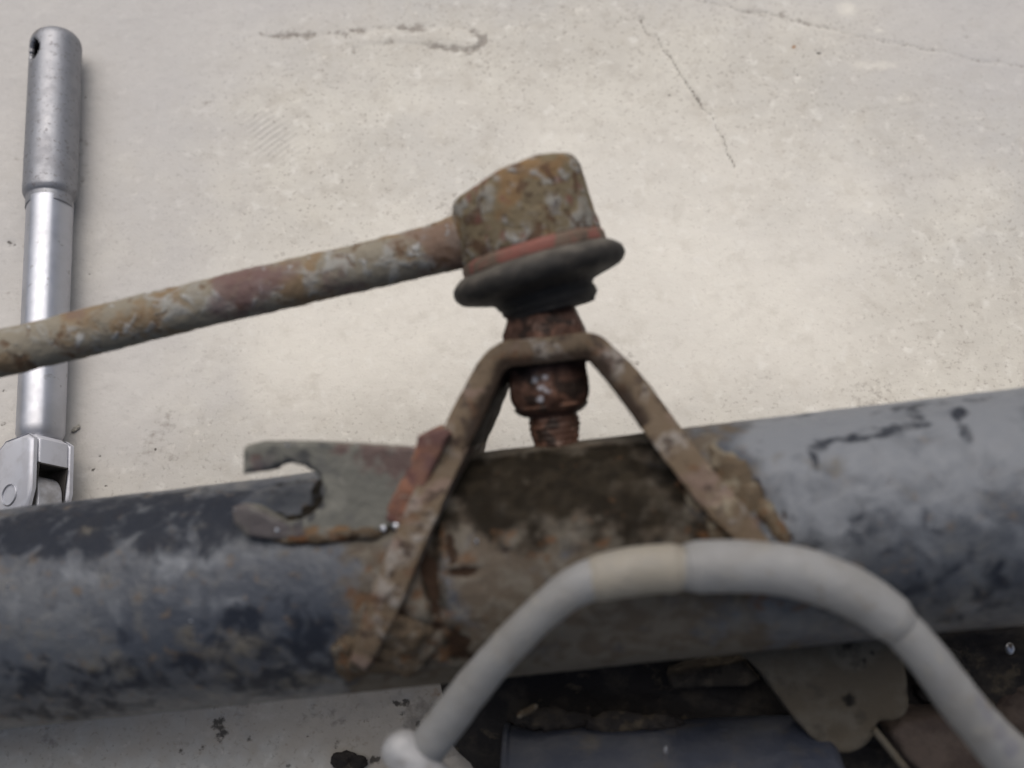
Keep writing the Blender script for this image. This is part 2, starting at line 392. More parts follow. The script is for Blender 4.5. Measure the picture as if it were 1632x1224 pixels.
def prism(poly, to_world, w0, w1, bevel=.0006, sub=.0018):
    """a plate: outline poly (2-D, metres) between the levels w0 and w1, rounded edges, cut finely enough to carry wear"""
    bm = bmesh.new()
    lo = [bm.verts.new((x, y, w0)) for x, y in poly]; bm.faces.new(lo)
    g = bmesh.ops.extrude_face_region(bm, geom=bm.faces[:])
    for v in g['geom']:
        if isinstance(v, bmesh.types.BMVert): v.co.z = w1
    bmesh.ops.recalc_face_normals(bm, faces=bm.faces)
    ed = [e for e in bm.edges if abs(e.verts[0].co.z-e.verts[1].co.z) < 1e-9]
    bmesh.ops.bevel(bm, geom=ed, offset=bevel, segments=3, affect='EDGES', profile=.5)
    if sub:
        mn = np.min(np.array(poly), 0); mx = np.max(np.array(poly), 0)
        for ax in (0, 1):
            for c in np.arange(mn[ax]+sub*.5, mx[ax], sub):
                no = [0, 0, 0]; no[ax] = 1; co = [0, 0, 0]; co[ax] = c
                bmesh.ops.bisect_plane(bm, geom=bm.verts[:]+bm.edges[:]+bm.faces[:], plane_co=co, plane_no=no, dist=1e-7)
    bm.verts.ensure_lookup_table(); bm.verts.index_update()
    V = np.array([to_world(*v.co) for v in bm.verts]); F = [tuple(v.index for v in f.verts) for f in bm.faces]
    bm.free(); return V, F
def blob(c, ax, seed, nu=28, nv=36, lump=.25, size=None, power=1.):
    """a lumpy closed solid: centre, three half-axis vectors"""
    ax = [np.asarray(a, float) for a in ax]; V = []
    sg = lambda x: np.sign(x)*np.abs(x)**power
    for i in range(nu):
        ph = -pi/2+pi*(i+.5)/nu
        for j in range(nv):
            th = 2*pi*j/nv
            V.append(c + sg(cos(ph))*sg(cos(th))*ax[0] + sg(cos(ph))*sg(sin(th))*ax[1] + sg(sin(ph))*ax[2])
    V = np.array(V); ms = np.mean([np.linalg.norm(a) for a in ax])
    d = V-c; V = c + d*(1+lump*fbm(V, size or ms*1.2, 4, seed))[:, None]
    F = grid_faces(nu, nv); F += [tuple(range(nv))[::-1], tuple((nu-1)*nv+j for j in range(nv))]
    return V, F

def spots(pts):                                            # pts: (place, radius, strength)
    def f(v):
        r = np.zeros(len(v))
        for p, rad, s in pts:
            d = np.linalg.norm(v-np.asarray(p), axis=1)/rad
            r = np.maximum(r, s*np.clip(1.25-d, 0, 1))
        return r
    return f

# ------------------------------------------------------------------ the concrete floor: one relief sheet
def axis_coords(lo, hi, step, far):
    mid = np.arange(lo, hi+step/2, step); out = []; s = step; x = hi
    while x < far: s *= 1.35; x += s; out.append(x)
    s = step; x = lo; pre = []
    while x > -far: s *= 1.35; x -= s; pre.append(x)
    return np.r_[pre[::-1], mid, out]
gx = axis_coords(-.200, .200, .00065, 4.0); gy = axis_coords(-.01, .285, .00065, 4.0)
X, Y = np.meshgrid(gx, gy); n_ = X.size
g3 = np.stack([X.ravel(), Y.ravel(), np.zeros(n_)], 1); g2 = g3[:, :2]
F2 = lambda px, py: Fl(px, py)[:2]
near = (np.abs(X.ravel()) < .21) & (Y.ravel() > -.03) & (Y.ravel() < .30)
zf = np.zeros(n_)
wob = np.stack([fbm(g3, .006, 3, 3), fbm(g3, .006, 3, 9)], 1)*.0009
gw = g2+wob
crackA = [(388, 58), (410, 55), (464, 55), (505, 52), (549, 57), (566, 77), (586, 69), (653, 69), (714, 74), (751, 79), (768, 64), (751, 44), (721, 39), (653, 44), (603, 42), (559, 50)]
crackA2 = [(768, 60), (800, 40), (860, 35), (990, 32), (1019, 27)]
crackB = [(1019, 27), (1031, 50), (1050, 58), (1062, 83), (1093, 124), (1105, 143), (1132, 182), (1147, 209), (1163, 232), (1167, 267)]
crackB2 = [(1093, 124), (1105, 143), (1120, 163), (1132, 182)]
crackB3 = [(1167, 267), (1175, 300), (1197, 345)]
crackC = [(1100, -6), (1143, 6), (1186, 16), (1217, 19), (1267, 30), (1298, 41), (1360, 54), (1407, 64), (1492, 79), (1562, 93), (1640, 105)]
def pl(c): return [F2(*p) for p in c]
def line(c, wid): return np.where(near, np.exp(-(seg_dist(gw, pl(c))/wid)**2), 0)
brk = sst(fbm(g3, .006, 3, 21), -.5, .35)
cA = line(crackA, .00085)*(.35+.5*brk); cA2 = line(crackA2, .0006)*.45*brk
cB = line(crackB, .00045)*(.65+.35*brk); cB2 = line(crackB2, .0008)*.8; cB3 = line(crackB3, .0004)*.5*brk
cC = line(crackC, .00055)*(.35+.45*brk)
crack = np.maximum.reduce([cA*.72, cA2, cB*1.05, cB2*.9, cB3, cC*.8])
dirt = line(crackA, .0026)*.85*(.45+.55*brk) + line(crackC, .0016)*.5 + line(crackB, .0014)*.45 + line(crackA2, .002)*.5*brk + .5*sst(fbm(g3, .018, 5, 77), .35, .9)
zf += .00045*fbm(g3, .045, 4, 1)*near + .00007*fbm(g3, .006, 4, 5)*near + .00006*fbm(g3, .0022, 3, 8)*near
zf -= .00045*crack
inside = line([(575, 60), (660, 56), (755, 62)], .0035); zf += .0004*inside
# chatter marks left by the trowel
t0 = F2(430, 215); dd = g2-t0; uu = dd@nz([.62, -.78]); vv2 = dd@nz([.78, .62])
zf += near*.00022*np.sin(uu/.0021*2*pi + 3*fbm(g3, .02, 2, 4))*np.exp(-(uu/.012)**2-(vv2/.006)**2)
def ell(px, py, rx, ry):
    c = F2(px, py); k = .000205
    return np.exp(-(((gw[:, 0]-c[0])/(rx*k))**2+((gw[:, 1]-c[1])/(ry*k))**2))
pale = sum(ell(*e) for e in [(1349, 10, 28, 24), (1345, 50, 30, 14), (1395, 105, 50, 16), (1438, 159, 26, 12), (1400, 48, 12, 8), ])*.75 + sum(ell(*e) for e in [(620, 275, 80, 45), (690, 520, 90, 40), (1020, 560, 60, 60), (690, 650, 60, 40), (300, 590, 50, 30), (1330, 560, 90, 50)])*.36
speck = np.zeros(n_); rustsp = np.zeros(n_)
sp = [(1306, 83, 6, .8), (1275, 118, 6, .5), (1068, 150, 5, .6), (1050, 106, 8, .3), (1340, 220, 6, .4), (1293, 320, 5, .5), (1092, 311, 6, .4), (1515, 160, 8, .35), (1451, 198, 8, .3),
      (17, 388, 9, .7), (8, 620, 10, .6), (6, 675, 12, .6), (155, 725, 6, .6), (207, 755, 5, .6), (171, 768, 4, .7), (353, 605, 7, .5), (165, 590, 6, .4), (165, 620, 5, .4), (145, 748, 5, .5),
      (350, 1155, 14, .9), (355, 1175, 12, .8), (345, 1130, 9, .5), (403, 1174, 8, .8), (292, 1192, 9, .7), (320, 1196, 7, .6), (280, 1140, 8, .4), (630, 1118, 9, .8), (648, 1115, 9, .8), (636, 1137, 6, .7), (665, 1152, 8, .8),
      (580, 1146, 8, .5), (500, 1140, 6, .5), (490, 1150, 7, .4), (530, 1190, 9, .5), (460, 1215, 9, .7), (575, 1120, 5, .5), (420, 1195, 6, .5), (600, 1215, 10, .9), (470, 1100, 5, .5), (545, 1150, 5, .5), (250, 1215, 6, .4),
      (783, 655, 7, .5), (778, 690, 6, .5), (1100, 640, 5, .25), (955, 640, 4, .4), (600, 460, 4, .3)]
for px, py, r, s in sp: speck = np.maximum(speck, s*ell(px, py, r, r*.8))
for i in range(900):
    px, py = random.uniform(-20, 1650), random.uniform(-20, 1240)
    low = py > 1060 or px < 260
    speck = np.maximum(speck, random.uniform(.25, .75 if low else .5)*ell(px, py, *(random.uniform(1.5, 3.4) for _ in 'ab'))) if random.random() < (1 if low else .35) else speck
for px, py, r, s in [(1265, 72, 9, .9), (690, 1105, 30, .5), (1110, 400, 12, .4), (860, 260, 20, .25), (1275, 119, 8, .5), (1140, 480, 16, .35)]: rustsp = np.maximum(rustsp, s*ell(px, py, r, r*.6))
zf -= .0004*np.clip(speck, 0, 1)
cream = ell(1020, 420, 520, 330) + .6*ell(560, 560, 420, 160)  # paler middle painted in, imitating the lens's brighter centre
grey = ell(100, 100, 420, 420) + .7*ell(800, -60, 1200, 130) + .85*ell(120, 620, 300, 260) + .8*ell(1640, 60, 380, 420)  # greyer margins painted in, imitating the lens's corner darkening
oil = ell(120, 1190, 330, 70)*.6 + ell(480, 1120, 320, 60)*.7 + ell(680, 1160, 130, 110)*1.0  # brown dirt that also dims the floor like shade below the strut
dirt = dirt + oil*(.15+.35*sst(fbm(g3, .009, 5, 91), -.1, .6))
g3[:, 2] = zf - np.max(zf)
ny_, nx_ = X.shape
idx = np.arange(n_).reshape(ny_, nx_)
fq = np.stack([idx[:-1, :-1], idx[:-1, 1:], idx[1:, 1:], idx[1:, :-1]], -1).reshape(-1, 4)
me = bpy.data.meshes.new('concrete_floor')
me.vertices.add(n_); me.vertices.foreach_set('co', g3.ravel())
me.loops.add(fq.size); me.loops.foreach_set('vertex_index', fq.ravel().astype(np.int32))
me.polygons.add(len(fq)); me.polygons.foreach_set('loop_start', np.arange(0, fq.size, 4, dtype=np.int32)); me.polygons.foreach_set('use_smooth', np.ones(len(fq), bool))
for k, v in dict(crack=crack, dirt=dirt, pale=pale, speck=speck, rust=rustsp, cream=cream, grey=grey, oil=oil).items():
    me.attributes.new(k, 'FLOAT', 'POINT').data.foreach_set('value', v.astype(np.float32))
me.update(calc_edges=True); me.validate()
me.materials.append(M['concrete'])
fo = bpy.data.objects.new('floor', me); COL.objects.link(fo); fo['kind'] = 'structure'

# ------------------------------------------------------------------ frame of the strut tube
TR = .0262
A0 = P(0, 985, .268); A1 = P(1632, 803, .249)
AX = nz(A1-A0); RD = nz(UP - AX*(UP@AX)); WD = np.cross(AX, RD)     # along, away from the tube (up the picture), towards the lens
tO = ((860-0)/1632); O = A0 + (A1-A0)*(tO*.268/(.249+(.268-.249)*tO) if False else tO)
# exact: the point of the axis that shows at x = 860
best = min(np.linspace(0, 1, 4001), key=lambda t: abs(816+FPX*((A0+(A1-A0)*t)[0])/(-((A0+(A1-A0)*t)-CAMP)@NRM)-860)); O = A0+(A1-A0)*best
def S(a, r, w): return O + (a*AX + r*RD + w*WD)*.001                # millimetres in the strut's frame
def AR(px, py, wv=0.):                                              # what pixel is that on the level w (mm)
    d = ray(px, py); q = O + WD*wv*.001; t = ((q-CAMP)@WD)/(d@WD); v = CAMP+d*t-O
    return np.array([v@AX, v@RD])*1000
def on_tube(px, py):                                                # the tube's skin under a pixel
    d = ray(px, py); m = CAMP-O; dp = d-AX*(d@AX); mp = m-AX*(m@AX)
    a, b, c = dp@dp, 2*dp@mp, mp@mp-TR*TR; q = b*b-4*a*c
    t = (-b-sqrt(q))/(2*a) if q > 0 else -b/(2*a)
    return CAMP+d*t
strut = thing('suspension_strut', 'long dirty black steel strut tube with a rusty arched bracket lying across the concrete', 'strut', A0 + AX*(-.2))
# tube
al = np.r_[np.linspace(-.300, -.132, 40), np.arange(-.131, .135, .00075), np.linspace(.137, .26, 40)]
sg = 240
V, F = tube(O + al[:, None]*AX, TR, sg, True, WD); al_n = len(al)*sg
def patches(lst, rough_edge=0):                                     # (px, py, rx, ry, strength) ellipses on the tube's skin
    info = []
    for px, py, rx, ry, s in lst:
        c = on_tube(px, py); a = (c-O)@AX; th = atan2((c-O)@RD, (c-O)@WD); nr_ = nz(c-O-AX*a); info.append((a, th, rx*.00015*1.15, ry*.00015*1.15/max(.5, nr_@nz(CAMP-c)), s))
    def f(v):
        d = v-O; a = d@AX; th = np.arctan2(d@RD, d@WD); r = np.zeros(len(v))
        for a0, t0, rx, ry, s in info:
            q = np.sqrt(((a-a0)/rx)**2 + (np.angle(np.exp(1j*(th-t0)))*TR/ry)**2)
            r = np.maximum(r, s*np.clip(1.5-q, 0, 1))
        return r
    return f
def band(*fs): return lambda v: np.clip(sum(f(v) for f in fs), 0, 1.3)
def right_dust(v):
    d = v-O; a = d@AX; th = np.arctan2(d@RD, d@WD)
    return sst(a, .040, .058)*(.35+.55*sst(th, -.45, .55))
def base_grime(v):
    d = v-O; a = d@AX; th = np.arctan2(d@RD, d@WD)
    return sst(a, -.056, -.034)*(1-sst(a, .030, .068))*.80 + .35*(1-sst(th, -1.2, -.7))
blk = [(60, 838, 90, 34, 1), (180, 815, 170, 26, 1), (220, 852, 120, 30, .95), (330, 830, 80, 36, 1), (330, 795, 90, 14, .9), (110, 870, 90, 26, .6), (30, 880, 40, 20, .6), (300, 800, 90, 16, .7), (330, 880, 40, 18, .5),
       (385, 995, 55, 20, .85), (340, 1010, 30, 30, .5), (480, 1030, 60, 45, .8), (520, 1000, 50, 25, .6), (440, 960, 40, 20, .55), (540, 1060, 60, 25, .9), (440, 1060, 30, 26, .8), (300, 1060, 60, 16, .6), (190, 1015, 18, 12, .7), (230, 1085, 170, 26, .7), (60, 1100, 90, 30, .6), (430, 1095, 80, 14, .6), (120, 1130, 130, 20, .7), (620, 1082, 70, 10, .8),  # lowest patches darken the tube's underside like shade
       (1360, 699, 56, 6, .85), (1440, 680, 46, 6, .8), (1460, 660, 14, 12, .8), (1530, 660, 12, 12, .8), (1540, 695, 9, 18, .8), (1305, 712, 18, 7, .85), (1298, 735, 5, 16, .7), (1200, 718, 16, 10, .65), (1160, 682, 60, 4, .6), (1260, 665, 30, 6, .5), (1500, 645, 120, 8, .5),
       (1380, 850, 60, 30, .45), (1500, 850, 40, 26, .4), (1560, 920, 90, 40, .5), (1500, 950, 140, 30, .55), (1600, 960, 60, 30, .6), (1430, 870, 30, 14, .5), (1490, 960, 80, 36, .6)]
tan_ = [(150, 832, 20, 16, .85), (268, 868, 15, 14, .7), (325, 838, 20, 8, .55), (60, 845, 28, 10, .5), (155, 1040, 50, 22, .5), (380, 1042, 45, 30, .75), (400, 1072, 60, 16, .6), (480, 1085, 45, 14, .8), (180, 1070, 60, 14, .5), (290, 1000, 30, 30, .45), (420, 890, 30, 14, .4), (150, 920, 60, 18, .3), (60, 1040, 70, 20, .3), (1185, 1065, 40, 10, .5), (1320, 745, 40, 20, .45), (700, 1075, 70, 18, .6), (1000, 1030, 200, 20, .45), (1240, 720, 50, 12, .4)]
dst = [(250, 900, 180, 30, .6), (330, 950, 90, 26, .5), (120, 960, 120, 30, .45), (1240, 700, 60, 14, .7), (720, 980, 60, 70, .5), (830, 930, 80, 60, .45), (480, 900, 60, 30, .3)]
grs = [(870, 768, 170, 66, 1.0), (900, 735, 150, 20, 1.0), (770, 765, 60, 50, .95), (960, 765, 90, 60, .95), (1040, 790, 60, 60, .95), (930, 800, 70, 30, .9), (1040, 850, 80, 30, .7), (1120, 830, 40, 36, .7), (685, 930, 12, 40, .9), (705, 945, 10, 30, .7), (700, 870, 14, 40, .7), (735, 912, 22, 6, .95), (725, 1030, 20, 26, .75), (740, 1045, 16, 10, .6), (640, 1060, 60, 10, .5), (960, 870, 60, 16, .5)]  # greasy dirt, deepened to paint the shade beneath the bracket
rst = [(620, 1000, 40, 60, .7), (690, 1020, 60, 40, .65), (570, 960, 24, 60, .55), (600, 900, 30, 30, .5), (720, 900, 40, 50, .5), (780, 860, 60, 20, .45), (900, 870, 90, 20, .45), (960, 830, 100, 30, .35), (1200, 800, 40, 60, .45), (650, 1050, 60, 14, .6), (1100, 780, 20, 50, .55), (1130, 835, 40, 24, .6), (1215, 960, 30, 14, .6), (1290, 965, 26, 10, .5), (900, 745, 140, 14, .35), (670, 960, 40, 40, .5), (580, 850, 60, 14, .35)]
crl = [(655, 985, 60, 70, 1), (690, 1030, 60, 30, .9), (640, 1045, 70, 16, .8), (700, 910, 36, 60, .8), (590, 960, 26, 60, .7), (575, 1050, 26, 14, .7), (1110, 800, 34, 60, .7), (1220, 800, 40, 60, .7), (850, 850, 160, 24, .45), (740, 960, 40, 60, .5)]
pitl = [(690, 935, 8, 46, 1), (735, 912, 24, 7, 1), (668, 1010, 10, 14, .9), (640, 985, 8, 12, .8), (728, 1030, 16, 22, .9), (700, 1000, 12, 10, .8), (745, 1048, 14, 8, .8), (655, 1060, 14, 6, .7), (720, 880, 8, 30, .7), (676, 900, 8, 26, .9), (800, 880, 12, 6, .6), (1280, 880, 40, 8, .5), (1215, 800, 8, 50, .6), (1255, 845, 8, 36, .6)]
crf = patches(crl)
grs += [(505, 778, 7, 22, .9), (507, 800, 8, 14, 1), (494, 814, 14, 8, 1), (470, 826, 18, 6, 1), (440, 822, 16, 5, .8), (470, 770, 40, 6, .6), (420, 785, 30, 5, .5)]  # gap dirt round the slot; final pair paints the prong's cast shadow
dab = [(on_tube(12, 935), .0012, .6), (on_tube(760, 862), .0012, .7), (on_tube(815, 862), .0010, .65), (on_tube(746, 1005), .0014, .65), (on_tube(304, 990), .0013, .6)]  # glints on the tube, painted as bright specks
q_ = V[:al_n]-O; rn = q_-np.outer(q_@AX, AX); rn /= np.linalg.norm(rn, axis=1)[:, None]
V[:al_n] += rn*(crf(V[:al_n])*(.0007+.0011*fbm(V[:al_n], .006, 4, 17)) - patches(pitl)(V[:al_n])*.0009)[:, None]
make('tube', V, F, 'strut_paint', strut, dict(black=patches(blk), tan=patches(tan_), dust=band(patches(dst), right_dust), pit=patches(pitl), grime=base_grime, grease=patches(grs), rust=patches(rst), dab=spots(dab)),
     rough=((.00016, .012, 2), (.00008, .003, 6)), sharp=50)

# arched bracket: a bent strap straddling the tube, its flanks widened to wrap the tube
TH = 6.2
YAW = radians(2)
def half_w(r): return np.interp(r, [-25, -10, 0, 10, 18, 26, 36, 46, 60], [21, 28.2, 30.2, 29.4, 27, 22.5, 16.5, 13.2, 12.5])
CLP = [(570, 1062), (596, 1000), (620, 940), (655, 855), (690, 775), (729, 692), (768, 614), (784, 584), (803, 567), (825, 563), (870, 559), (918, 553), (940, 553), (958, 565), (1000, 610), (1060, 692), (1112, 760), (1165, 822), (1215, 880)]
CLA = []
for px, py in CLP:                                                   # measured on the front edge, taken back to the middle of the strap
    q = AR(px, py, 20)
    for _ in range(4): hwv = half_w(q[1])*cos(YAW); q = AR(px, py, hwv)
    CLA.append((q[0] + half_w(q[1])*sin(YAW), q[1]))
cl = spline([(a, r, 0) for a, r in CLA], 150)[:, :2]
tg = np.gradient(cl, axis=0); tg /= np.linalg.norm(tg, axis=1)[:, None]; nn = np.stack([-tg[:, 1], tg[:, 0]], 1)
def half_w(r): return np.interp(r, [-25, -10, 0, 10, 18, 26, 36, 46, 60], [21, 28.2, 30.2, 29.4, 27, 22.5, 16.5, 13.2, 12.5])
ring = []
cs = rounded([(-1, 0), (-1, 1), (1, 1), (1, -1), (-1, -1), (-1, 0)], .0)
def section(hw, ht):                                                 # closed rounded rectangle: across w, through the thickness
    pts = []; rc = .6
    W = [-hw+rc, hw-rc]
    def arc(cx, cy, a0):
        return [(cx+rc*cos(a0+t), cy+rc*sin(a0+t)) for t in np.linspace(0, pi/2, 4)]
    pts += arc(hw-rc, ht-rc, 0)
    top = np.linspace(hw-rc, -hw+rc, 26)[1:-1]; pts += [(x, ht) for x in top]
    pts += arc(-hw+rc, ht-rc, pi/2); pts += arc(-hw+rc, -ht+rc, pi)
    pts += [(x, -ht) for x in top[::-1]]
    pts += arc(hw-rc, -ht+rc, 3*pi/2); return np.array(pts)
V = []
for i, (a, r) in enumerate(cl):
    for wv, tv in section(half_w(r), TH/2*np.interp(i, [0, 14, 136, 149], [.6, 1, 1, .7])*np.interp(r, [36, 45], [1.12, 1.0])):
        if wv < 0: wv = wv*np.interp(r, [12, 30, 44], [1, .62, .9])     # cut narrower on the far side
        q = cl[i] + nn[i]*tv
        V.append(S(q[0]-wv*sin(YAW), q[1], wv*cos(YAW)))
ns = len(section(20, 2)); F = grid_faces(len(cl), ns); F += [tuple(range(ns)), tuple((len(cl)-1)*ns+j for j in range(ns))]
def brk_pt(px, py, wv): return S(*AR(px, py, wv), wv)
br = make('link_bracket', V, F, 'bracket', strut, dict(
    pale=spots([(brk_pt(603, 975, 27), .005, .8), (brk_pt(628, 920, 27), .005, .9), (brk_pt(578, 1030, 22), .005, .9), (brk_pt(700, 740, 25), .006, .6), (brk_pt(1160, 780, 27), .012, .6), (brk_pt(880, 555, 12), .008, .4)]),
    grease=lambda v: np.where(((v-O)@RD > .028) , sst(-((v-O)@RD - np.interp((v-O)@AX, cl[:, 0]*.001, cl[:, 1]*.001)), .0004, .0022), 0)*.9,  # darkens the strap's underside and inner face like shade
    dab=spots([(brk_pt(1008, 600, 14), .0022, .8), (brk_pt(1030, 625, 14), .0030, .9), (brk_pt(1042, 645, 15), .0016, .9), (brk_pt(678, 795, 29), .0022, .8)])),  # painted glints along the strap
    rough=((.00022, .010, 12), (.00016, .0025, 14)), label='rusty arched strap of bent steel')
# weld beads: along the flanks where they meet the tube
def bead(pts, rad, seed, name='weld_bead', mat='weld', par=br):
    p = spline(pts, max(24, len(pts)*10))
    t = np.linspace(0, 1, len(p)); rr = rad*(1+.16*fbm(p, .006, 3, seed))*np.clip(np.minimum(t, 1-t)*7, .3, 1)
    V, F = tube(p, rr, 18); return make(name, V, F, mat, par, rough=((.0005, .003, seed),))
def tw(px, py, lift=.0): c = on_tube(px, py); return c + nz(c-O-AX*((c-O)@AX))*lift
bead([tw(598, 985, -.0006), tw(583, 1020, -.0006), tw(566, 1050, -.0006), tw(552, 1072, -.0006)], .0020, 5)
bead([tw(1060, 735, -.001), tw(1100, 790, -.001), tw(1140, 840, -.001), tw(1175, 885, -.001)], .0020, 8, mat='dirt')
bead([tw(1150, 720, -.0008), tw(1195, 780, -.0008), tw(1235, 835, -.0008), tw(1265, 880, -.0008)], .0018, 11, mat='dirt')
V, F = blob(tw(1186, 800, -.0006), (AX*.0050-RD*.0120, WD*.0017, RD*.0026+AX*.0036), 5, 40, 56, .38, .005)
make('mud_crust', V, F, 'dirt', br, rough=((.0005, .003, 5),))
for px, py, ra, rb, sd_ in ((600, 1045, .0095, .0045, 9), (560, 1050, .0045, .0060, 12), (640, 1020, .0060, .0075, 15)):
    c = tw(px, py); V, F = blob(tw(px, py, -.0006), (AX*ra, np.cross(nz(c-O-AX*((c-O)@AX)), AX)*rb, nz(c-O-AX*((c-O)@AX))*.0026), sd_, 40, 56, .45, .006)
    make('mud_crust', V, F, 'mud', br, rough=((.0006, .003, sd_),))

# hose tab: a plate with an open slot, standing off the tube, and its bent flange beside the bracket
TW = 22.4
tabpx = [(388, 716), (394, 709), (420, 704), (500, 705), (560, 707), (640, 712), (690, 716), (668, 770), (640, 836), (605, 847), (560, 850), (520, 855), (470, 858), (430, 860), (392, 854), (374, 832), (370, 810), (384, 804),
         (405, 808), (430, 822), (452, 834), (474, 831), (496, 821), (511, 806), (517, 788), (513, 768), (501, 752), (485, 742), (461, 738), (443, 744), (436, 750), (400, 754), (388, 755)]
tabmm = [AR(px, py, TW+1.5) for px, py in tabpx]
def tab_w(a, r): return max(0, (13-r))*-.10
V, F = prism(np.array(tabmm)*.001, lambda x, y, z: S(x*1000, y*1000, z*1000 + tab_w(x*1000, y*1000)), (TW-3.4)*.001, (TW+2.2)*.001, .0008, .0011)
tp = lambda px, py: brk_pt(px, py, TW+2)
tab = make('hose_tab', V, F, 'tab', strut, dict(
    rust=spots([(tp(600, 730), .0080, .75), (tp(650, 735), .008, .75), (tp(590, 720), .006, .9), (tp(570, 715), .006, .7), (tp(410, 735), .005, .5), (tp(540, 708), .004, .5)]),
    edge=spots([(tp(*p), .0026, .95) for p in ((400, 752), (424, 750), (440, 745), (462, 739), (486, 743), (504, 757), (514, 782), (511, 803), (496, 823), (474, 835), (450, 835))] + [(tp(440, 722), .004, .7), (tp(480, 728), .004, .7), (tp(520, 712), .004, .6), (tp(395, 730), .003, .6)]),
    line=spots([(tp(x, 848), .0026, .75+.2*sin(x)) for x in range(470, 620, 11)]),
    pink=spots([(tp(385, 820), .0055, 1), (tp(410, 835), .0055, 1), (tp(440, 846), .005, .9), (tp(475, 848), .004, .8), (tp(420, 735), .004, .6)]),
    dab=spots([(tp(378, 813), .0013, .9), (tp(443, 843), .0012, .85), (tp(457, 709), .0018, .85), (tp(570, 708), .0012, .7)])),  # painted glints on the tab
    rough=((.00025, .006, 15), (.00012, .002, 16)), label='grey plate tab with an open hooked slot', sharp=40)
bead([tp(434, 861) - WD*.0012, tp(480, 859) - WD*.001, tp(530, 855) - WD*.0008, tp(580, 851) - WD*.0006, tp(622, 847) - WD*.0004], .0014, 31, mat='mud', par=tab)
gp = [(664, 694), (684, 685), (706, 684), (716, 692), (704, 722), (682, 768), (660, 812), (650, 834), (632, 838), (614, 832), (616, 812), (632, 774), (650, 734)]
V, F = prism(np.array([AR(px, py, 25) for px, py in gp])*.001, lambda x, y, z: S(x*1000, y*1000, z*1000), .006, .0252, .0011, .0012)
fl = make('flange', V, F, 'orange_rust', tab, dict(dark=spots([(brk_pt(700, 692, 25), .005, 1.), (brk_pt(672, 702, 25), .003, 1.), (brk_pt(690, 740, 25), .003, .9), (brk_pt(672, 785, 25), .003, .8)])), rough=((.0007, .006, 21), (.0003, .002, 22)), label='orange rusted bent flange of the tab', sharp=50)
for px, py in ((611, 842), (631, 838)):  # bright dots shaped to stand for glints
    V, F = blob(brk_pt(px, py, 24), (AX*.0008, RD*.0009, WD*.0008), int(px), 12, 14, .5); make('weld_spatter', V, F, 'bright_steel', tab)

# ------------------------------------------------------------------ the anti-roll link: rod, ball joint, stud, nut
mm = .001
stud_ax = RD
B0 = P(858, 432, .2575)                                             # heart of the rubber boot
hx = nz(.272*-RIGHT + .962*UP + .02*NRM)                            # axis of the ball housing, leaning left
hr = nz(RIGHT*.962 + UP*.272)                                       # across it
link = thing('stabilizer_link', 'rusty link rod with ball joint head and black rubber boot bolted on the arched bracket', 'link rod', B0)
# housing
R0 = 16.5
prof = [(13.0, 5.7), (R0, 5.7), (R0+.1, 9.5), (R0-.1, 16), (R0-.5, 21.0), (R0-1.4, 23.6), (R0-5.0, 24.6), (0.01, 24.9)]
prof = rounded(prof, [0, .6, 1, 4, 2, 1.6, 2, 0], 5)*mm
V, F = lathe(prof, B0, hx, hr, 96, step=.0009)
d = V-B0; hh = d@hx; xx = d@hr; yy = d@NRM
drop = sst(-xx, -.008, .0165)*.0030*sst(hh, .012, .024) + sst(-yy, 0, .016)*.001*sst(hh, .012, .026)
V = V - drop[:, None]*hx
make('housing', V, F, 'rusty_cast', link, rough=((.00028, .008, 31), (.00028, .0025, 33)), label='rusty cast cup of the ball joint')
# rod
rod_px = [(-330, 640, .268), (-60, 577, .264), (0, 563, .2635), (150, 527, .2625), (300, 490, .2615), (450, 455, .2605), (600, 420, .2595), (680, 400, .259), (730, 385, .2585), (790, 365, .2582)]
rp = spline([P(*p) for p in rod_px], 420)
dist = np.linalg.norm(rp-rp[-1], axis=1)
rr = .00565 + .0009*(1-sst(dist, .0085, .019)) + .00012*fbm(rp, .006, 3, 3)
V, F = tube(rp, rr, 56)
make('rod', V, F, 'rusty_rod', link, dict(mauve=spots([(P(400, 455, .256), .012, .9), (P(370, 465, .256), .010, .9), (P(545, 455, .256), .009, .7), (P(120, 560, .258), .009, .4)])), rough=((.00022, .008, 41), (.00018, .0025, 43)))
# red ring, boot with its collar
prof = rounded([(12, 2.6), (17.3, 2.6), (17.2, 4.9), (16.5, 5.9), (12, 5.9)], .7)*mm
V, F = lathe(prof, B0, hx, hr, 96, step=.0008)
make('retaining_ring', V, F, 'red_ring', link, rough=((.0002, .006, 51),), label='clamp ring with remains of red paint')
prof = rounded([(0.01, 3.4), (14.5, 3.4), (18.0, 2.6), (20.5, 0.6), (20.8, -1.4), (19.4, -3.2), (15.0, -4.4), (12.0, -5.2), (11.4, -7.0), (0.01, -7.0)], 1.3)*mm
V, F = lathe(prof, B0, hx, hr, 112, step=.0008)
bt = make('rubber_boot', V, F, 'rubber', link, dict(dust=lambda v: sst((v-B0)@hx, -.003, .0035)*.9), rough=((.0003, .012, 53), (.0001, .003, 54)), label='black rubber dust boot')
prof = rounded([(0.01, -6.0), (11.2, -6.0), (11.5, -8.2), (10.6, -9.0), (10.4, -10.0), (0.01, -10.2)], .6)*mm
V, F = lathe(prof, B0+hr*.0007, nz(hx*.96+RD*.1), hr, 72, step=.0008)
make('boot_collar', V, F, 'rubber', bt, dict(dust=lambda v: v[:, 0]*0+.1), rough=((.0002, .005, 55),))
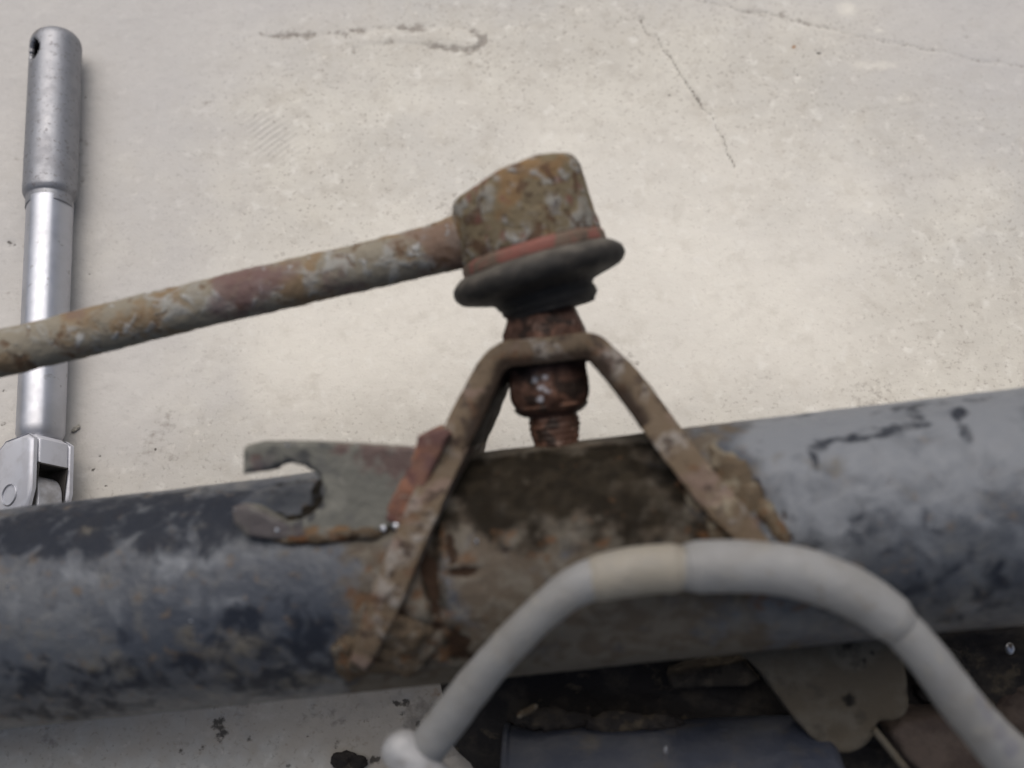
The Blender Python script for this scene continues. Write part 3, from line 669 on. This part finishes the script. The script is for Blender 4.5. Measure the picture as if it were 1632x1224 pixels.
# stud: flared hex foot above the bracket, threaded end below, nut
sx = 7.9
rmid = float(np.interp(7, cl[:, 0], cl[:, 1])); plate_top, plate_bot = rmid+TH/2, rmid-TH/2
def SO(r): return S(sx-1.5, r, 0)
NP = .8
hexf = hexshape(.35, .25)
pt = plate_top; prof = rounded([(6.3, pt+16), (6.9, pt+12), (7.4, pt+9.5), (10.6, pt+1.8), (10.8, pt-.15), (6, pt-.15)], [0, .6, 2, .5, .3, 0])*mm
V, F = lathe(prof, S(sx-.2, 0, 0), RD, WD, 96, hexshape(.45, .22), step=.0007)
stud = make('ball_stud', V, F, 'rust_nut', link, dict(dab=spots([(S(1.2, pt+5.8, 8.6), .0030, .95), (S(2.4, pt+3.4, 9.6), .0022, .8)])), rough=((.00018, .005, 61), (.00015, .002, 62)), sharp=40)  # white specks paint a mark and glints on the foot
pb = plate_bot; dn = pb-46.1; prof = rounded([(5, pb+.1), (10.0, pb+.1), (10.2, pb-6.6), (9.7, pb-8.4), (7.9, pb-10.6), (6.6, pb-11.4), (3, pb-11.4)], [0, .5, .8, .8, .6, .5, 0])*mm
def nutshape(th, h, r): return hexshape(.62, .0)(th, h, r*1.03) if h > (pb-9.5)*mm else np.full(len(th), r)
V, F = lathe(prof, S(sx-.9, 0, 0), RD, WD, 96, nutshape, step=.0007)
make('lock_nut', V, F, 'rust_nut', link, dict(dab=spots([(S(4.5, 43.2+dn, 8.8), .0018, .9), (S(7.3, 43.4+dn, 8.9), .0018, .8), (S(5.9, 41+dn, 8.9), .0019, .9), (S(5.3, 38.6+dn, 8.9), .0016, .8), (S(7.5, 38.4, 8.9), .0019, .9)])), rough=((.00016, .005, 63), (.00014, .002, 64)), sharp=38)  # white specks paint a mark and glints on the nut
prof = [(5.0, pb-10.5)]
h = pb-11.2
while h > 25.5: tp_ = .75*sst(31-h, 0, 5); prof += [(5.95-tp_, h), (5.95-tp_, h-.4), (5.68-tp_, h-.75), (5.68-tp_, h-1.05)]; h -= 1.4
prof += [(4.9, 25.0), (.01, 24.8)]
V, F = lathe(np.array(prof)*mm, S(sx-.6, 0, 0), RD, WD, 64)
make('threaded_end', V, F, 'rust_nut', stud, dict(dab=lambda v: v[:, 0]*0), rough=((.0003, .004, 65), (.0002, .0015, 66)))

# ------------------------------------------------------------------ grey hose over the strut
hp = [(672, 1204, .2405), (689, 1180, .2385), (712, 1150, .236), (754, 1095, .231), (798, 1043, .226), (862, 978, .2215), (925, 932, .2195), (1000, 912, .2190), (1085, 905, .2195), (1180, 902, .2195), (1270, 912, .2190), (1350, 940, .2185), (1410, 978, .2185), (1462, 1030, .219), (1510, 1092, .221), (1560, 1155, .223), (1640, 1240, .226), (1800, 1400, .230)]
hw = [30, 31, 31.5, 30.5, 29.5, 29.5, 32, 35, 35.5, 35.5, 35.5, 34.5, 32, 32.5, 34, 36, 40, 42]
rows = spline([np.r_[P(*p), wd/FPX*p[2]] for p, wd in zip(hp, hw)], 360)
hose = thing('brake_hose', 'pale grey rubber covered hose arching over the strut in the foreground', 'hose', rows[0, :3])
V, F = tube(rows[:, :3], rows[:, 3], 48)
def hpx(px, py): return P(px, py, .217)
make('hose', V, F, 'hose', hose, dict(scuff=spots([(hpx(785, 1060), .006, .9), (hpx(765, 1090), .004, .8), (P(1578, 1140, .2185), .0032, 1.1), (P(1562, 1120, .2185), .0026, 1.1), (P(1596, 1165, .2190), .0030, 1.1), (P(1612, 1190, .2195), .003, 1.0), (hpx(840, 1000), .003, .7), (hpx(905, 950), .003, .6), (P(1470, 1000, .215), .005, .3)]), beige=lambda v: v[:, 0]*0), rough=((.00022, .014, 71), (.00010, .004, 72)))
px_of = 816+FPX*rows[:, 0]/(-((rows[:, :3]-CAMP)@NRM))
def sleeve(x0, x1, extra, name, beige, seed, scuffs=()):
    k = np.where((px_of >= x0) & (px_of <= x1))[0]; k0, k1 = k[0], k[-1]
    t = np.arange(k0, k1+1); pth = np.repeat(rows[t, :3], 1, 0); rad = rows[t, 3]+extra
    e = np.minimum(t-k0, k1-t)/5.0; rad = rad - .0006*(1-sst(e, 0, 1))
    V, F = tube(pth, rad, 56); return make(name, V, F, 'hose', hose, dict(scuff=spots([(P(a, b, .2135), c, d) for a, b, c, d in scuffs]), beige=lambda v: v[:, 0]*0+beige), rough=((.00025, .016, seed), (.0001, .004, seed+1)))
sleeve(936, 1094, .0005, 'sleeve', .9, 74)
sleeve(1090, 1436, .00075, 'sleeve', .12, 77, [(1092, 905, .0016, 1.0), (1096, 930, .0018, .9), (1430, 985, .003, .7), (1330, 925, .003, .55), (1400, 1000, .003, .6), (1180, 935, .004, .5)])
ft = spline([P(618, 1172, .2400), P(648, 1204, .2385), P(690, 1250, .238), P(780, 1350, .238)], 60)
tt = np.linspace(0, 1, 60); V, F = tube(ft, .0047*np.sqrt(np.clip(1-(1-np.clip(tt/.14, 0, 1))**2, .02, 1)), 40)
make('end_fitting', V, F, 'fitting', hose, rough=((.0003, .008, 81),), label='pale metal end piece at the lower left')

# ------------------------------------------------------------------ flex head spanner on the floor
def sp_frame():
    a = Fl(90, 62, .0085); b = Fl(59, 800, .0085); u = nz(b-a); z = np.array([0, 0, 1.]); v = np.cross(u, z); return a, b, u, nz(v), z
sa, sb, su, sv, sz = sp_frame()
if sv[0] < 0: sv = -sv
span = thing('socket_spanner', 'grey steel flex head socket spanner lying upright in the picture at the left edge', 'spanner', (sa[0], sa[1], 0))
def along(px, py, z=.0085): return (Fl(px, py, z)-sa)@su
Ls = along(80, 316); Le = along(62, 706)
R1, R2 = .0082, .0071
prof = rounded([(R1-.0042, -.0006), (R1-.0014, -.0003), (R1, .0022), (R1, Ls-.0014), (R1-.0006, Ls-.0002), (R2, Ls+.0004), (R2, Ls+.004)], [0, .002, .002, .0006, .0006, .0003, 0])
V, F = lathe(prof, sa, su, sv, 96, step=.0006)
# tommy bar hole, cut right through the tube wall
hc = sa + su*along(62, 98) ; hdir = nz(-sv*.60 + sz*.80)
hu = np.cross(su, hdir)
Vc = np.array([V[list(f)].mean(0) for f in F]); dv = Vc-hc
hole = ((dv@su/.0042)**2+(dv@hu/.0030)**2 < 1) & (dv@hdir > 0)
F = [f for f, hl in zip(F, hole) if not hl]
F = [f for f in F if len(f) == 4]
o = make('handle_sleeve', V, F, 'satin_chrome', span, dict(grime=lambda v: spots([(sa-sv*.005+sz*.006, .006, .9)])(v)), sharp=40)
so_ = o.modifiers.new('wall', 'SOLIDIFY'); so_.thickness = .0016; so_.offset = -1
V, F = lathe([(.0052, .0018), (.0052, Ls)], sa, su, sv, 40); make('bore', V, F, 'spanner_dark', span)
flat = lambda th, h, r: r*(1-.05*np.clip(np.cos(3*(th-.5)), -.2, 1))
V, F = lathe([(R2-.0005, Ls+.001), (R2, Ls+.002), (R2-.0002, Le-.003), (R2-.0010, Le-.0006), (R2-.0022, Le+.0004), (R2-.003, Le+.004)], sa, su, sv, 72, flat, step=.0012)
make('shaft', V, F, 'chrome', span, dict(grime=lambda v: sst((v-sa)@su, Le-.003, Le)*.6), sharp=40)
# fork head, rolled so one cheek faces up and left
ro_ = radians(31)
c1 = nz(sz*cos(ro_)-sv*sin(ro_)); c2 = nz(sv*cos(ro_)+sz*sin(ro_))    # c1 out of the upper cheek, c2 along it to the right
hcn = sa + su*(Le+.0005); hcn[2] = .0100
def HW(u, x, y): return hcn + su*u + c2*x + c1*y
def head_prism(poly, y0, y1, name, mat='head_chrome', par=span, bev=.0008, **k):
    V, F = prism(np.array(poly)*mm, lambda x, y, z: HW(x, y, z), y0*mm, y1*mm, bev, None)
    return make(name, V, F, mat, par, sharp=35, **k)
cz = lambda v: v[:, 0]*0
yk = head_prism([(-.5, -5), (1.5, -7.6), (8.5, -7.75), (8.5, 7.75), (1.5, 7.6), (-.5, 5)], -5.0, 5.0, 'fork_head', attrs=dict(grime=cz))
chk = [(-.4, -5), (1.5, -7.6), (16, -7.8), (21, -6.2), (24, 0), (21, 6.2), (16, 7.8), (1.5, 7.6), (-.4, 5)]
for y0, y1 in ((4.95, 7.25), (-7.25, -4.95)):
    head_prism(chk, y0, y1, 'cheek', par=yk, bev=.0017, attrs=dict(grime=lambda v: spots([(HW(.0175, -.001, .007), .004, .5)])(v)))
head_prism([(8.4, -7.7), (8.9, -7.7), (8.9, 7.7), (8.4, 7.7)], -4.93, 4.93, 'slot_grime', mat='spanner_dark', par=yk, bev=.0001)  # dark sheets added so the slot looks shaded inside
for y0, y1 in ((4.4, 4.93), (-4.93, -4.4)): head_prism([(8.8, -7.6), (22, -6), (22, 6), (8.8, 7.6)], y0, y1, 'slot_grime', mat='spanner_dark', par=yk, bev=.0001)
tang = [(11.5+3*(1-cos(t)) , 7.3*sin(t)) for t in np.linspace(-pi/2, pi/2, 14)]
tang = [(17-6.6*cos(t), 6.8*sin(t)) for t in np.linspace(-pi/2, pi/2, 15)]+[(26, 6.8), (26, -6.8)]
head_prism(tang, -4.0, 4.0, 'tang', par=yk, bev=.0005, attrs=dict(grime=lambda v: v[:, 0]*0+.75))
V, F = lathe(rounded([(.001, .0078), (3.0, 7.8), (3.3, 7.3), (3.3, -7.4), (.001, -7.4)], .2)*np.array([mm, mm]), HW(.0165, -.0012, 0), c1, su, 32)
make('hinge_pin', V, F, 'chrome', yk, dict(grime=lambda v: v[:, 0]*0+.55), sharp=40)
prof = rounded([(.0060, .0255), (.0082, .0262), (.0085, .034), (.0085, .040), (.0066, .040), (.0062, .0385), (.0001, .033)], .0006)
V, F = lathe(prof, hcn, su, sv, 48); V[:, 2] += .0090-hcn[2]; make('socket', V, F, 'chrome', span, dict(grime=lambda v: v[:, 0]*0+.2), sharp=40)

# ------------------------------------------------------------------ the parts under the strut, lower right, with a dark body added for shade
kn_o = Fl(1250, 1130); knk = thing('knuckle_casting', 'black greasy casting with a dusty lobed lug in the shade under the strut', 'car part', kn_o)
def body_blob(px, py, D, hx_, hy_, hz_, seed, pw=.55, lump=.12):
    return blob(P(px, py, D), (RIGHT*hx_, UP*hy_, NRM*hz_), seed, 60, 90, lump, .03, pw)
V, F = body_blob(1260, 1128, .297, .088, .0235, .013, 3); make('casting_body', V, F, 'grease_cast', knk, rough=((.0022, .014, 101), (.0009, .005, 102)))  # dark body added so the gap under the strut looks deeply shaded
LD = .262
lobe = [(1168, 1034), (1250, 1026), (1330, 1018), (1400, 1012), (1432, 1030), (1446, 1068), (1450, 1105), (1447, 1138), (1425, 1150), (1402, 1152), (1392, 1176), (1368, 1196), (1340, 1202), (1312, 1192), (1282, 1166), (1258, 1136), (1236, 1104), (1206, 1066)]
lb = spline([(x, y, 0) for x, y in lobe+[lobe[0]]], 90)[:-1, :2]
def px_plate(D, tilt=(0, 0)):
    c = P(1300, 1100, D)
    def f(x, y, z): return c + RIGHT*x + UP*y + NRM*(z + tilt[0]*x + tilt[1]*y)
    return f, (lambda px, py: ((px-1300)/FPX*D, -(py-1100)/FPX*D))
fw, tl = px_plate(LD)
V, F = prism([tl(*p) for p in lb], fw, -.010, 0, .0011, .0018)
make('lug', V, F, 'lug', knk, dict(pit=spots([(P(1350, 1032, LD), .0022, .9), (P(1388, 1038, LD), .0016, .9), (P(1375, 1056, LD), .0024, .8), (P(1355, 1115, LD), .003, .9), (P(1312, 1075, LD), .003, .6), (P(1260, 1100, LD), .004, .6), (P(1340, 1090, LD), .002, .5)])), rough=((.0005, .01, 105), (.00025, .003, 106)), label='dusty grey brown lug with a rounded lobe', sharp=50)
st2 = [(1070, 1078), (1130, 1062), (1190, 1052), (1215, 1085), (1190, 1092), (1120, 1094), (1075, 1094)]
fw2, tl2 = px_plate(.272); V, F = prism([tl2(*p) for p in st2], fw2, -.012, 0, .0011, .002)
make('ledge', V, F, 'cake', knk, None, rough=((.0012, .008, 107), (.0005, .003, 108)))
st3 = [(1420, 1168), (1440, 1150), (1500, 1146), (1560, 1150), (1640, 1180), (1640, 1260), (1490, 1260), (1450, 1215)]
fw3, tl3 = px_plate(.268); V, F = prism([tl3(*p) for p in st3], fw3, -.014, 0, .0014, .002)
make('lower_lug', V, F, 'hub_rust', knk, rough=((.0006, .01, 108), (.0003, .003, 109)))
V, F = tube(spline([P(1392, 1162, .258), P(1415, 1190, .257), P(1450, 1235, .256), P(1480, 1280, .256)], 40), .0009, 12); make('lug_rib', V, F, 'lug', knk, dict(pit=lambda v: v[:, 0]*0))
# caked dirt in the gap's shade colour over the added dark body and along the tube under it
for i, (px, py, D, rx, ry, rz) in enumerate([(880, 1148, .2755, .010, .0026, .003), (1010, 1152, .2735, .014, .0024, .0028), (1500, 1080, .280, .007, .008, .004)]):
    V, F = blob(P(px, py, D), (RIGHT*rx, UP*ry, NRM*rz), 200+i, 40, 60, .3, .005)
    make('dirt_cake', V, F, 'grease_cast', knk, rough=((.0007, .003, 210+i),))
V, F = blob(P(840, 1134, .266), (RIGHT*.0022+UP*.0010, UP*.0010, NRM*.001), 6, 14, 18, .3); make('grease_fitting', V, F, 'dirt', knk)
V, F = blob(P(1610, 1034, .280), (RIGHT*.0012, UP*.0014, NRM*.001), 4, 10, 12, .2); make('bolt_tip', V, F, 'bright_steel', knk)  # bright dot added as a glint
V, F = blob(P(1640, 1150, .290), (RIGHT*.016, UP*.013, NRM*.012), 14, 40, 50, .15); make('hub_boss', V, F, 'hub_rust', knk, rough=((.0008, .01, 111),), label='red brown rusty boss')

CB = P(1060, 1345, .276); cax = nz(RIGHT + UP*.045)
cyl = thing('damper_tube', 'dark blue black steel tube end lying below the strut at the bottom edge', 'tube', (CB[0], CB[1], 0))
CR = .0285
c0, c1_ = P(816, 1345, .276), P(1330, 1330, .272); L_ = np.linalg.norm(c1_-c0); cax = nz(c1_-c0)
prof = rounded([(CR-.005, .0005), (CR-.001, 0), (CR, .0010), (CR, L_-.002), (CR-.002, L_), (.001, L_)], .0008)
V, F = lathe(prof, c0, cax, NRM, 160, step=.0016)
ct = make('tube', V, F, 'blue_tube', cyl, rough=((.0004, .02, 121), (.0001, .004, 122)), sharp=50)
V, F = lathe([(CR-.0006, -.0008), (CR+.0006, -.0006), (CR+.0006, .0006), (CR-.0006, .0010)], c0, cax, NRM, 120); make('end_rim', V, F, 'blue_tube', cyl)
V, F = blob(P(1061, 1200, .2500), (UP*.0014, RIGHT*.0004, NRM*.0004), 4, 10, 12, .3); make('scratch_chip', V, F, 'bright_steel', cyl)

# ------------------------------------------------------------------ loose bits on the concrete
def chip(px, py, sz, mat, name, label, cat, seed, flat=.5, rot=0., asp=1.6):
    c = Fl(px, py); hz = sz*flat
    V, F = blob(np.array([c[0], c[1], hz*.75]), ((sz*asp*cos(rot), sz*asp*sin(rot), 0), (-sz*sin(rot), sz*cos(rot), 0), (0, 0, hz)), seed, 40, 56, .4, sz*1.1)
    o = make(name, V, F, mat, None, rough=((sz*.22, sz*.5, seed),), origin=np.array([c[0], c[1], 0])); o['label'] = label; o['category'] = cat
chip(122, 682, .0007, 'stone', 'stone_chip', 'tiny white stone chip beside the spanner shaft', 'chip', 3, rot=.8, asp=2.0)
chip(556, 1218, .0030, 'clod', 'dirt_clod', 'dark crumb of dirt on the concrete at the bottom edge', 'dirt', 5, .5)
